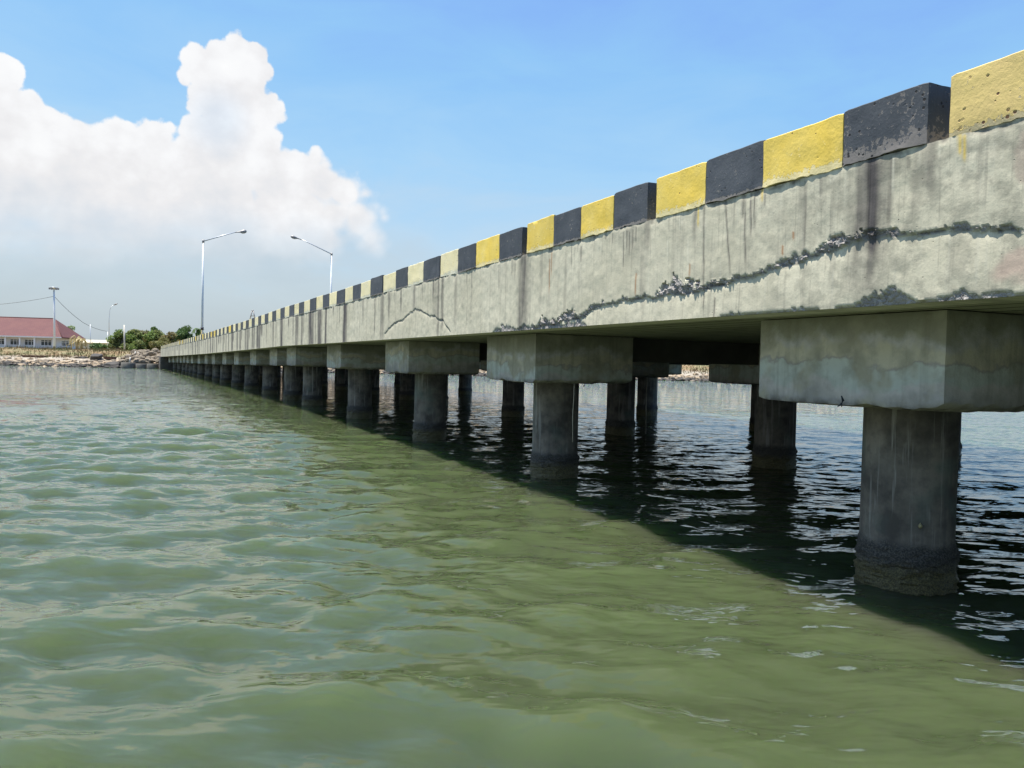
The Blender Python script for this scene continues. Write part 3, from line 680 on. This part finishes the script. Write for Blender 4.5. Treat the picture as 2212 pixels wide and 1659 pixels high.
# concrete rings at the waterline
M_ring = plain('ring_concrete', (.17, .16, .14), .9, 0, .35, 2, .5)
for x0, x1, yt, yb, lab, Y in ((263, 291.5, 783, 799, 'widest concrete ring, leftmost of three at the waterline', 85.4), (294.5, 317, 785.5, 798, 'middle one of three concrete rings at the waterline', 85.6), (318.5, 341.5, 785.5, 799, 'concrete ring nearest the bridge end at the waterline', 85.6)):
    r = (x1 - x0) / 2 * Y / FPX; c = atz((x0 + x1) / 2, Y, -.3); h = at(x0, yt, Y).z + .3
    mb = MB(); mb.lathe([(r * .9, 0), (r, .15), (r * 1.01, h * .5), (r, h - .04), (r * .97, h), (r * .84, h), (r * .82, h - .05), (r * .82, 0)], 32)
    o = mb.build('concrete_ring', M_ring); o.location = c; tag(o, lab, 'concrete ring', 'concrete rings at the waterline')
# dark slabs on the bank
M_hull = plain('dark_brown_timber', (.10, .055, .04), .8, 0, .3, 3, .3)
def trough(x0, x1, yt, yb, Y, lab, cat):
    a = at(x0, yt, Y); b = at(x1, yt, Y); zb = at(x0, yb, Y).z; w = b.x - a.x; mb = MB()
    def ring(o_, zt, t): return [(o_, -.5 + o_ * .5, zt), (w - o_, -.5 + o_ * .5, zt), (w - o_, .5, zt), (o_, .5, zt)]
    H = a.z - zb
    vs = [(0, -.5, H), (w, -.5, H), (w, .5, H), (0, .5, H), (w * .16, -.35, 0), (w * .97, -.35, 0), (w * .97, .35, 0), (w * .16, .35, 0), (.1, -.42, H), (w - .1, -.42, H), (w - .1, .42, H), (.1, .42, H), (w * .19, -.28, .06), (w * .94, -.28, .06), (w * .94, .28, .06), (w * .19, .28, .06)]
    fs_ = [(0, 4, 5, 1), (1, 5, 6, 2), (2, 6, 7, 3), (3, 7, 4, 0), (4, 7, 6, 5), (0, 1, 9, 8), (1, 2, 10, 9), (2, 3, 11, 10), (3, 0, 8, 11), (8, 9, 13, 12), (9, 10, 14, 13), (10, 11, 15, 14), (11, 8, 12, 15), (12, 13, 14, 15)]
    mb.add(vs, fs_); o = mb.build('beached_trough', M_hull); o.location = (a.x, Y, zb); return tag(o, lab, cat)
trough(50, 98, 767, 775, 91, 'long dark brown trough lying on the bank below the red roofed house', 'trough')
trough(226, 248, 770, 776, 90, 'short dark brown trough lying on the bank left of the boulder heap', 'trough')
# white marker stakes
M_stake = plain('weathered_white_stake', (.62, .58, .50), .8, 0, .2, 4, 0)
for x, yb, yt, Y, lab in ((280, 785, 771, 86.4, 'leaning white stake standing above the widest concrete ring'), (291, 772, 759, 90, 'left white stake of the pair above the boulder heap'), (297, 770, 760, 90.3, 'right white stake of the pair above the boulder heap')):
    mb = MB(); a = at(x, yb, Y); b = at(x + 1.5, yt, Y); mb.tube([a, (a + b) / 2, b], [.10, .09, .07], 8); o = mb.build('marker_stake', M_stake); tag(o, lab, 'stake')

# ------------------------------------------------------------------ lamp posts on the deck
def street_lamp(base, top_z, armv, rise, label, r0=.075, band=True):
    t = empty('street_lamp', base, label, 'street lamp', 'tall galvanised lamp posts on the bridge deck'); H = top_z - base[2]
    mb = MB(); mb.tube([(0, 0, 0), (0, 0, H * .5), (0, 0, H)], [r0, r0 * .85, r0 * .65], 14); mb.box(-.16, .16, -.16, .16, 0, .03); mb.build('pole', M_whitepole, t)
    if band: mb = MB(); mb.tube([(0, 0, H * .115), (0, 0, H * .145)], r0 + .02, 14); mb.build('clamp_band', M_black, t)
    a = Vector((armv[0], armv[1], rise)); mb = MB(); mb.tube([(0, 0, H - .03), a * .5 + Vector((0, 0, H)), a * .80 + Vector((0, 0, H))], [.04, .034, .028], 10); mb.build('arm', M_galv, t)
    mb = MB(); mb.tube([(0, 0, H - .14), (0, 0, H + .06)], r0 * .95, 12)
    mb.build('arm_collar', M_lampgrey, t)
    p0 = a * .78 + Vector((0, 0, H)); d = Vector((armv[0], armv[1], rise * .55)).normalized(); L = a.length * .28
    prof = [(0, .03), (.2, .035), (.4, .05), (.55, .095), (.75, .125), (.92, .105), (1, .02)]
    mb = MB(); mb.tube([p0 + d * (L * u) for u, _ in prof], [r for _, r in prof], 12); hd = mb.build('lamp_head', M_lampgrey, t)
    mb = MB(); mb.tube([p0 + d * (L * u) + Vector((0, 0, -.05)) for u in (.5, .62, .8, .93)], [.03, .085, .09, .03], 10); mb.build('diffuser', M_glass, hd)
    return t
s = float(np.interp(-436.5, -np.array([proj(q_)[0] for q_ in pt(_ss, .38, 3.0)]), _ss)); b = pt(s, .38, 2.68); n = (math.cos(th(s)), math.sin(th(s)))
top = at(443, 520, b[1]).z; e = at(533, 497, b[1] + 1.1)
street_lamp(tuple(b), top, (n[0] * 2.45, n[1] * 2.45), e.z - top, 'left lamp post with its arm leaning right, standing on the near kerb')
xs = np.array([proj(q_)[0] for q_ in pt(_ss, XW - .6, 3.0)]); s = float(np.interp(-713, -xs, _ss)); b = pt(s, XW - .6, 2.68); n = (math.cos(th(s)), math.sin(th(s)))
top = at(714.5, 548, b[1]).z; tx = (629 - 1106) / FPX; L = (b[0] - tx * b[1]) / (n[0] - tx * n[1]); L = abs(L); e = at(629, 509, b[1] - n[1] * L)
street_lamp(tuple(b), top, (-n[0] * L, -n[1] * L), e.z - top, 'right lamp post with its arm leaning left, standing on the far side of the deck', .09, False)
# small A shaped bracket on the kerb
s = float(np.interp(-538, -_fx, _ss)); b = pt(s, .12, ZT - .02); mb = MB()
mb.tube([(-.10, 0, 0), (-.025, 0, .36)], .022, 8); mb.tube([(.10, 0, 0), (.025, 0, .36)], .022, 8); mb.tube([(-.06, 0, .16), (.06, 0, .16)], .016, 6); mb.tube([(-.035, 0, .36), (.035, 0, .36)], .03, 8)
o = mb.build('trestle', M_lampgrey); o.location = b; tag(o, 'small dark A shaped stand on top of the striped kerb', 'stand')

# ------------------------------------------------------------------ shore masts and poles
def pole(name, x, yb, yt, Y, r, m, label, cat, r2=None, lean=0):
    a = at(x, yb, Y); b = at(x + lean, yt, Y); a.z = min(a.z, float(land_z(a.x, Y))) - .1; mb = MB(); mb.tube([(0, 0, 0), (b - a) * .5, b - a], [r, (r + (r2 or r)) / 2, r2 or r], 10)
    o = mb.build(name, m); o.location = a; return tag(o, label, cat), b
base = at(118, 752, 128); base.z = 1.9; topp = at(116.5, 622, 128)
t = empty('floodlight_mast', base, 'tall white mast with a flat ring of floodlights in front of the red roofed house', 'floodlight mast')
tv_ = topp - base; mb = MB(); mb.tube([(0, 0, 0), tv_ * .5, tv_], [.17, .15, .12], 14); mb.build('pole', M_whitepole, t)
mb = MB(); mb.lathe([(.10, -.25), (.16, -.1), (.62, .02), (.66, .06), (.62, .10), (.05, .12)], 20, tv_); mb.build('lamp_ring', M_galv, t)
for k in range(6):
    a = PI * .5 + k * PI / 3; mb = MB(); c = tv_ + Vector((math.cos(a) * .62, math.sin(a) * .62, -.12)); mb.box(-.14, .14, -.09, .09, -.15, .12, a, c); mb.build('floodlight', M_lampgrey, t)
def cable(pts, r, label):
    mb = MB(); P = []
    for a, b, sag in pts:
        for k in range(14):
            u = k / 13; q_ = a.lerp(b, u); q_.z -= sag * 4 * u * (1 - u); P.append(q_)
    mb.tube(P, r, 6); return tag(mb.build('power_cable', M_black), label, 'cable')
ca = at(117, 640, 128)
cable([(at(-260, 650, 118), ca, 1.2)], .03, 'thin cable running from the mast to the left edge')
cable([(ca + Vector((0, .2, -.1)), at(180, 697, 132), .25), (at(180, 697, 132), at(234, 716, 138), .25)], .03, 'thin cable sagging from the mast down to the right')
pole('utility_pole', 195, 757, 701, 130, .06, M_galv, 'thin bare pole right of the red roofed house', 'pole', .04)
pole('utility_pole', 232.5, 757, 716, 138, .07, M_whitepole, 'short pale pole left of the green trees', 'pole', .05)
pole('utility_pole', 269, 752, 702, 112, .12, M_stake, 'thick pale pole in front of the green trees', 'pole', .09, -.6)
b0 = at(236, 757, 145); b0.z = 1.9; t = empty('street_lamp', b0, 'faint grey street lamp with curved arm far on the shore', 'street lamp')
pts = [b0, at(235.5, 690, 145), at(237, 670, 145), at(240, 663, 145), at(246, 658.5, 145)]; mb = MB(); mb.tube([p_ - b0 for p_ in pts], [.08, .055, .05, .045, .04], 8); mb.build('pole', M_galv, t)
mb = MB(); a, b = at(245.5, 659, 145) - b0, at(254, 655.5, 145) - b0; mb.tube([a, a.lerp(b, .3), a.lerp(b, .7), b], [.05, .12, .14, .04], 8); mb.build('lamp_head', M_lampgrey, t)

# ------------------------------------------------------------------ buildings
M_wall = plain('white_render', (.72, .73, .74), .85, 0, .06, 1.2, .1)
m, N = mat('red_roof_tiles'); p = oc(N)
br = N.n('ShaderNodeTexBrick', {'Vector': p, 'Scale': 1., 'Brick Width': .35, 'Row Height': .32, 'Mortar Size': .03, 'Color1': (.135, .048, .047, 1), 'Color2': (.110, .040, .041, 1), 'Mortar': (.09, .03, .028, 1)})
c = N.mix(N.m('MULTIPLY', N.rng(N.noise(p, .5, 5), .4, .7), .45), br.outputs[0], (.16, .065, .052)); setb(N, color=c, rough=.8, normal=bump(N, br.outputs[1], .5, -.05)); M_roof = m
M_pane = plain('dark_window_pane', (.05, .06, .065), .15, 0, .2, 3, 0)
M_frame = plain('white_window_frame', (.78, .80, .82), .6, 0, .04, 3, 0)
M_brown = plain('brown_column_base', (.13, .07, .06), .7, 0, .2, 3, 0)
hr = math.radians(12); hpos = atz(122, 145, 1.75)
house = empty('house', hpos, 'low white house with long red tiled hip roof and dark windows', 'house', rz=hr)
LH, DH, HH = 34, 11, 2.7     # local: x from -LH..0 along facade, y back
wn = []
def lx_of(pxx):              # local x of a picture column on the facade
    best = min(np.arange(-34, 2, .05), key=lambda q_: abs(proj((hpos[0] + q_ * math.cos(hr), hpos[1] + q_ * math.sin(hr), 3))[0] - pxx)); return float(best)
wins = [(lx_of(a), lx_of(b)) for a, b in ((-46, -24), (-18, 12.5), (21.5, 44), (52.5, 75.5), (88, 111.5))]
side_y = [float(min(np.arange(0, 11, .05), key=lambda q_: abs(proj((hpos[0] - q_ * math.sin(hr), hpos[1] + q_ * math.cos(hr), 3))[0] - v))) for v in (133, 156)]
zs0, zs1 = 1.05, 2.15
mb = MB(); xsv = [-LH] + [v for w in wins for v in w] + [0]
for k in range(0, len(xsv) - 1):
    a, b = xsv[k], xsv[k + 1]
    if k % 2 == 0: mb.box(a, b, 0, .2, -.5, HH)
    else: mb.box(a, b, 0, .2, -.5, zs0); mb.box(a, b, 0, .2, zs1, HH)
mb.box(-LH, 0, DH - .2, DH, -.5, HH); mb.box(-LH, -LH + .2, .2, DH - .2, -.5, HH); mb.box(-.2, 0, .2, side_y[0], -.5, HH); mb.box(-.2, 0, side_y[1], DH - .2, -.5, HH); mb.box(-.2, 0, side_y[0], side_y[1], -.5, zs0); mb.box(-.2, 0, side_y[0], side_y[1], zs1, HH)
mb.build('wall', M_wall, house)
for a, b in wins:
    mb = MB(); w = (b - a); f = .07
    mb.box(a, b, .03, .12, zs0, zs0 + f); mb.box(a, b, .03, .12, zs1 - f, zs1); mb.box(a, b, .03, .11, zs1 - .36, zs1 - .30)
    for k in range(4): mb.box(a + (w - f) * k / 3, a + (w - f) * k / 3 + f, .02, .13, zs0 + .001, zs1 - .001)
    fr = mb.build('window', M_frame, house); mb = MB(); mb.box(a + .01, b - .01, .14, .16, zs0 + .01, zs1 - .01); mb.build('pane', M_pane, fr)
a, b = side_y; mb = MB(); w = b - a; f = .09; mb.box(-.12, -.03, a, b, zs0, zs0 + f); mb.box(-.12, -.03, a, b, zs1 - f, zs1); mb.box(-.11, -.03, a, b, zs1 - .36, zs1 - .30)
for k in range(4): mb.box(-.13, -.02, a + (w - f) * k / 3, a + (w - f) * k / 3 + f, zs0 + .001, zs1 - .001)
fr = mb.build('window', M_frame, house); mb = MB(); mb.box(-.16, -.14, a + .01, b - .01, zs0 + .01, zs1 - .01); mb.build('pane', M_pane, fr)
for pxx in (15.5, 46.5, 78, 119):
    x = lx_of(pxx) ; mb = MB(); mb.box(x - .13, x + .13, -.95, -.70, .62, HH + .05); o = mb.build('column', M_frame, house)
    mb = MB(); mb.box(x - .16, x + .16, -.98, -.67, -.5, .62); mb.build('column_base', M_brown, o)
mb = MB(); mb.box(-LH, -.4, -.93, -.72, 2.42, HH + .08); mb.build('veranda_beam', M_frame, house)
ov = 1.25; rz_ = 6.35; ez = HH + .02; x0, x1, y0, y1 = -LH - ov, ov * 1.05, -ov, DH + ov; ym = DH / 2; xr = -2.2
mb = MB(); th_ = .14
vs = [(x0, y0, ez), (x1, y0, ez), (x1, y1, ez), (x0, y1, ez), (x0 + 6.5, ym, rz_), (xr, ym, rz_)]
lo = [(v[0], v[1], v[2] - th_) for v in vs[:4]]
mb.add(vs + lo, [(0, 1, 5, 4), (1, 2, 5), (2, 3, 4, 5), (3, 0, 4), (0, 6, 7, 1), (1, 7, 8, 2), (2, 8, 9, 3), (3, 9, 6, 0), (6, 9, 8, 7)])
roof = mb.build('roof', M_roof, house)
mb = MB(); mb.tube([(vs[4][0], ym, rz_ + .02), (xr, ym, rz_ + .02)], .10, 8); mb.tube([(xr, ym, rz_ + .02), (x1, y0, ez + .03)], .09, 8); mb.build('ridge_cap', M_roof, roof)
mb = MB(); mb.box(x0 + .05, x1 - .05, y0 - .03, y0 - .003, ez - .20, ez + .01); mb.build('fascia_board', M_frame, house)
# distant white shed
hp = atz(190, 200, 2.4); shed = empty('shed', hp, 'distant long pale shed between the house and the trees', 'shed', rz=-.05)
W_ = 9; mb = MB(); mb.box(-3, W_, 0, 6, -.5, 2.0); mb.build('wall', plain('cream_shed_wall', (.62, .58, .46), .85, 0, .05, 1, 0), shed)
mb = MB(); mb.add([(-3.4, -.5, 1.95), (W_ + .4, -.5, 1.95), (W_ + .4, 6.5, 1.95), (-3.4, 6.5, 1.95), (-3.4, 3, 2.75), (W_ + .4, 3, 2.75)], [(0, 1, 5, 4), (2, 3, 4, 5), (3, 0, 4), (1, 2, 5), (0, 3, 2, 1)]); mb.build('roof', plain('cream_sheet_roof', (.52, .48, .36), .7, 0, .05, 1, 0), shed)

# ------------------------------------------------------------------ trees
M_bark = plain('tree_bark', (.16, .12, .09), .9, 0, .3, 4, .3)
LM = [leafmat('leaves_green', (.12, .20, .045), (.22, .30, .085), (.19, .22, .075)), leafmat('leaves_dark', (.075, .14, .045), (.13, .21, .065), (.10, .16, .05)), leafmat('leaves_olive', (.17, .19, .06), (.26, .25, .10), (.20, .17, .07))]
def tree(x, yt, Y, width_px, m, label, name='tree', group='trees on the shore behind the bank', sq=.8):
    X = atz(x, Y, 0)[0]; gz = float(land_z(X, Y)) - .1; H = at(x, yt, Y).z - gz; Wd = width_px * Y / FPX / 2
    t = empty(name, (X, Y, gz), label, 'tree', group); r = random.Random(int(x * 7 + yt))
    mb = MB(); mb.tube([(0, 0, 0), (.05, 0, H * .3), (.1, .05, H * .6)], [.14, .11, .05], 8)
    lob = []
    for k in range(15):
        a = r.uniform(0, 6.28); rad = Wd * r.uniform(.15, .75); c = Vector((math.cos(a) * rad, math.sin(a) * rad, H * r.uniform(.18, .82))); lr = Wd * r.uniform(.30, .48)
        if c.z + lr * sq > H: c.z = H - lr * sq
        lob.append((c, lr)); mb.tube([(.05, 0, H * .2), c * .6, c], [.06, .035, .015], 6)
    lob.append((Vector((r.uniform(-.2, .2) * Wd, 0, H - Wd * .4 * sq)), Wd * .42))
    mb.build('trunk', M_bark, t); cb = MB()
    for k in range(int(2600 + 500 * Wd)):
        c, lr = r.choice(lob); d = Vector((r.gauss(0, 1), r.gauss(0, 1), r.gauss(0, 1))).normalized() * lr * r.uniform(.55, 1.06) ; d.z *= sq; p_ = c + d
        if p_.z < .15: continue
        u = Vector((r.gauss(0, 1), r.gauss(0, 1), r.gauss(0, .6))).normalized() * r.uniform(.14, .28); w = Vector((r.gauss(0, 1), r.gauss(0, 1), r.gauss(0, 1))).normalized().cross(u) * .8
        cb.add([p_ - u, p_ + w * .6, p_ + u, p_ - w * .6], [(0, 1, 2, 3)])
    cb.build('crown', m, t); return t
TR = [(262, 712, 118, 52, 0, 'rounded green tree at the left end of the shore trees'), (287, 711, 120, 50, 0, 'green tree behind the thick pale pole'), (313, 713, 122, 54, 2, 'olive tinged tree third from the left among the shore trees'),
      (333, 706, 130, 30, 1, 'small dark treetop poking above the middle shore trees'), (340, 713, 121, 56, 0, 'broad green tree in the middle of the shore trees'), (368, 717, 119, 52, 2, 'olive green tree right of the middle of the shore trees'),
      (389, 711, 126, 44, 1, 'darker green tree behind the far striped kerb'), (406, 703, 128, 46, 1, 'tallest dark green tree near the left lamp post'), (300, 735, 108, 40, 0, 'low green bush in front of the shore trees'), (345, 737, 108, 44, 2, 'low olive bush above the boulder heap'),
      (430, 712, 124, 30, 1, 'dark low tree behind the base of the left lamp post'), (150, 703, 190, 40, 0, 'green treetop showing behind the hip of the red roof'), (212, 742, 128, 34, 1, 'low dark green bush in front of the pale shed')]
for x, y, Y, w, mi, lab in TR: tree(x, y, Y, w, LM[mi], lab)
for x, yt, w, mi, lab in ((1490, 782, 44, 0, 'green bush on the far bank seen under the deck, left'), (1522, 779, 46, 1, 'green bush on the far bank seen under the deck, middle'), (1556, 781, 46, 0, 'green bush on the far bank seen under the deck, right')):
    tree(x, yt, 104, w, LM[mi], lab, 'bush', 'bushes on the far bank under the deck')
# palm with drooping head near the lamp post
p0 = atz(425, 124, 1.9); t = empty('palm_tree', p0, 'small dark palm beside the left lamp post', 'palm tree'); Hh = at(425, 712, 124).z - 1.9
mb = MB(); mb.tube([(0, 0, 0), (.05, 0, Hh * .6), (0, 0, Hh)], [.16, .13, .12], 10); mb.build('trunk', M_bark, t); mb = MB()
for k in range(18):
    a = k * 2.4; L = rr.uniform(.9, 1.3); u = Vector((math.cos(a), math.sin(a), 0)); side = Vector((-u.y, u.x, 0)); P = [Vector((0, 0, Hh)) + u * (L * q_) + Vector((0, 0, .35 * math.sin(q_ * 2.2) - (.9 if k % 2 else .3) * q_ * q_)) for q_ in (0, .3, .6, 1)]
    for q_ in range(3): mb.add([P[q_] - side * .10, P[q_] + side * .10, P[q_ + 1] + side * .08, P[q_ + 1] - side * .08], [(0, 1, 2, 3)])
mb.build('crown', LM[1], t)
# withered banana clump at the house corner
M_with = leafmat('withered_leaves', (.40, .32, .15), (.52, .44, .24), (.30, .28, .13))
for x, yt, w, lab in ((166, 724, 9, 'withered straw coloured banana plant at the house corner'), (176, 729, 8, 'shorter withered banana plant right of the house corner')):
    Y = 118; p0 = atz(x, Y, 1.7); t = empty('banana_plant', p0, lab, 'plant', 'withered plants at the house corner'); Hh = at(x, yt, Y).z - 1.7
    mb = MB(); mb.tube([(0, 0, 0), (0, 0, Hh * .6)], [.12, .08], 8); mb.build('stem', M_with, t); mb = MB()
    for k in range(16):
        a = rr.uniform(0, 6.28); u = Vector((math.cos(a), math.sin(a), 0)); sd = Vector((-u.y, u.x, 0)) * .09; z0 = Hh * rr.uniform(.2, .7); L = rr.uniform(.5, 1.5); P = [Vector((0, 0, z0)), Vector((0, 0, z0 + Hh * .3)) + u * L * .4, Vector((0, 0, z0 + Hh * .15)) + u * L, Vector((0, 0, z0 - Hh * .2)) + u * L * 1.1]
        for q_ in range(3): mb.add([P[q_] - sd, P[q_] + sd, P[q_ + 1] + sd * .8, P[q_ + 1] - sd * .8], [(0, 1, 2, 3)])
    mb.build('leaves', M_with, t)

# ------------------------------------------------------------------ small things under the deck
for x, y0, y1, Y, lab in ((1398, 801, 937, 17, 'long pale rope hanging under the deck in front of a rear pile'), (1240, 845, 955, 9.5, 'pale string hanging beside the second front pile')):
    a, b = at(x, y0, Y), at(x - 3, y1, Y); a.z = 1.56 if Y > 12 else 1.268; mb = MB(); mid = (a + b) / 2 + Vector((-.008, 0, 0)); mb.tube([a, a.lerp(mid, .5) + Vector((.004, 0, 0)), mid, b], .011 if Y > 12 else .005, 6); tag(mb.build('hanging_rope', M_rope), lab, 'rope')
for x, y, Y, lab in ((1817, 872, 4.9, 'dark rag hanging under the nearest pile cap'), (1262, 832, 10.6, 'dark rag hanging under the second pile cap')):
    a = at(x, y, Y); mb = MB(); vs = [a + Vector((0, 0, .05)), a + Vector((.012, 0, .02)), a + Vector((.0, 0, -.005)), a + Vector((-.018, .01, -.02))]; mb.tube(vs, [.004, .008, .008, .003], 6); mb.tube([a + Vector((.0, 0, .0)), a + Vector((.004, 0, -.022))], [.006, .002], 6)
    tag(mb.build('hanging_rag', M_rag), lab, 'rag')
P = Vector(pt(PS[1], 1.2, 0.)); P.z = 0; d = px_ray(1988, 1136); o_ = Vector((0, 0, CAMH)); d = Vector(d); k = Vector((o_.x - P.x, o_.y - P.y)); dd = Vector((d.x, d.y)); A_ = dd.dot(dd); B_ = k.dot(dd); C_ = k.dot(k) - .312 ** 2; tt = (-B_ - math.sqrt(max(0, B_ * B_ - A_ * C_))) / A_
c = o_ + d * tt; mb = MB(); mb.lathe([(.001, -.018), (.008, -.014), (.013, -.006), (.013, .002), (.009, .010), (.004, .017), (.001, .021)], 12); o = mb.build('snail', M_shell); o.location = c; tag(o, 'small yellow snail shell stuck on the nearest pile', 'snail')
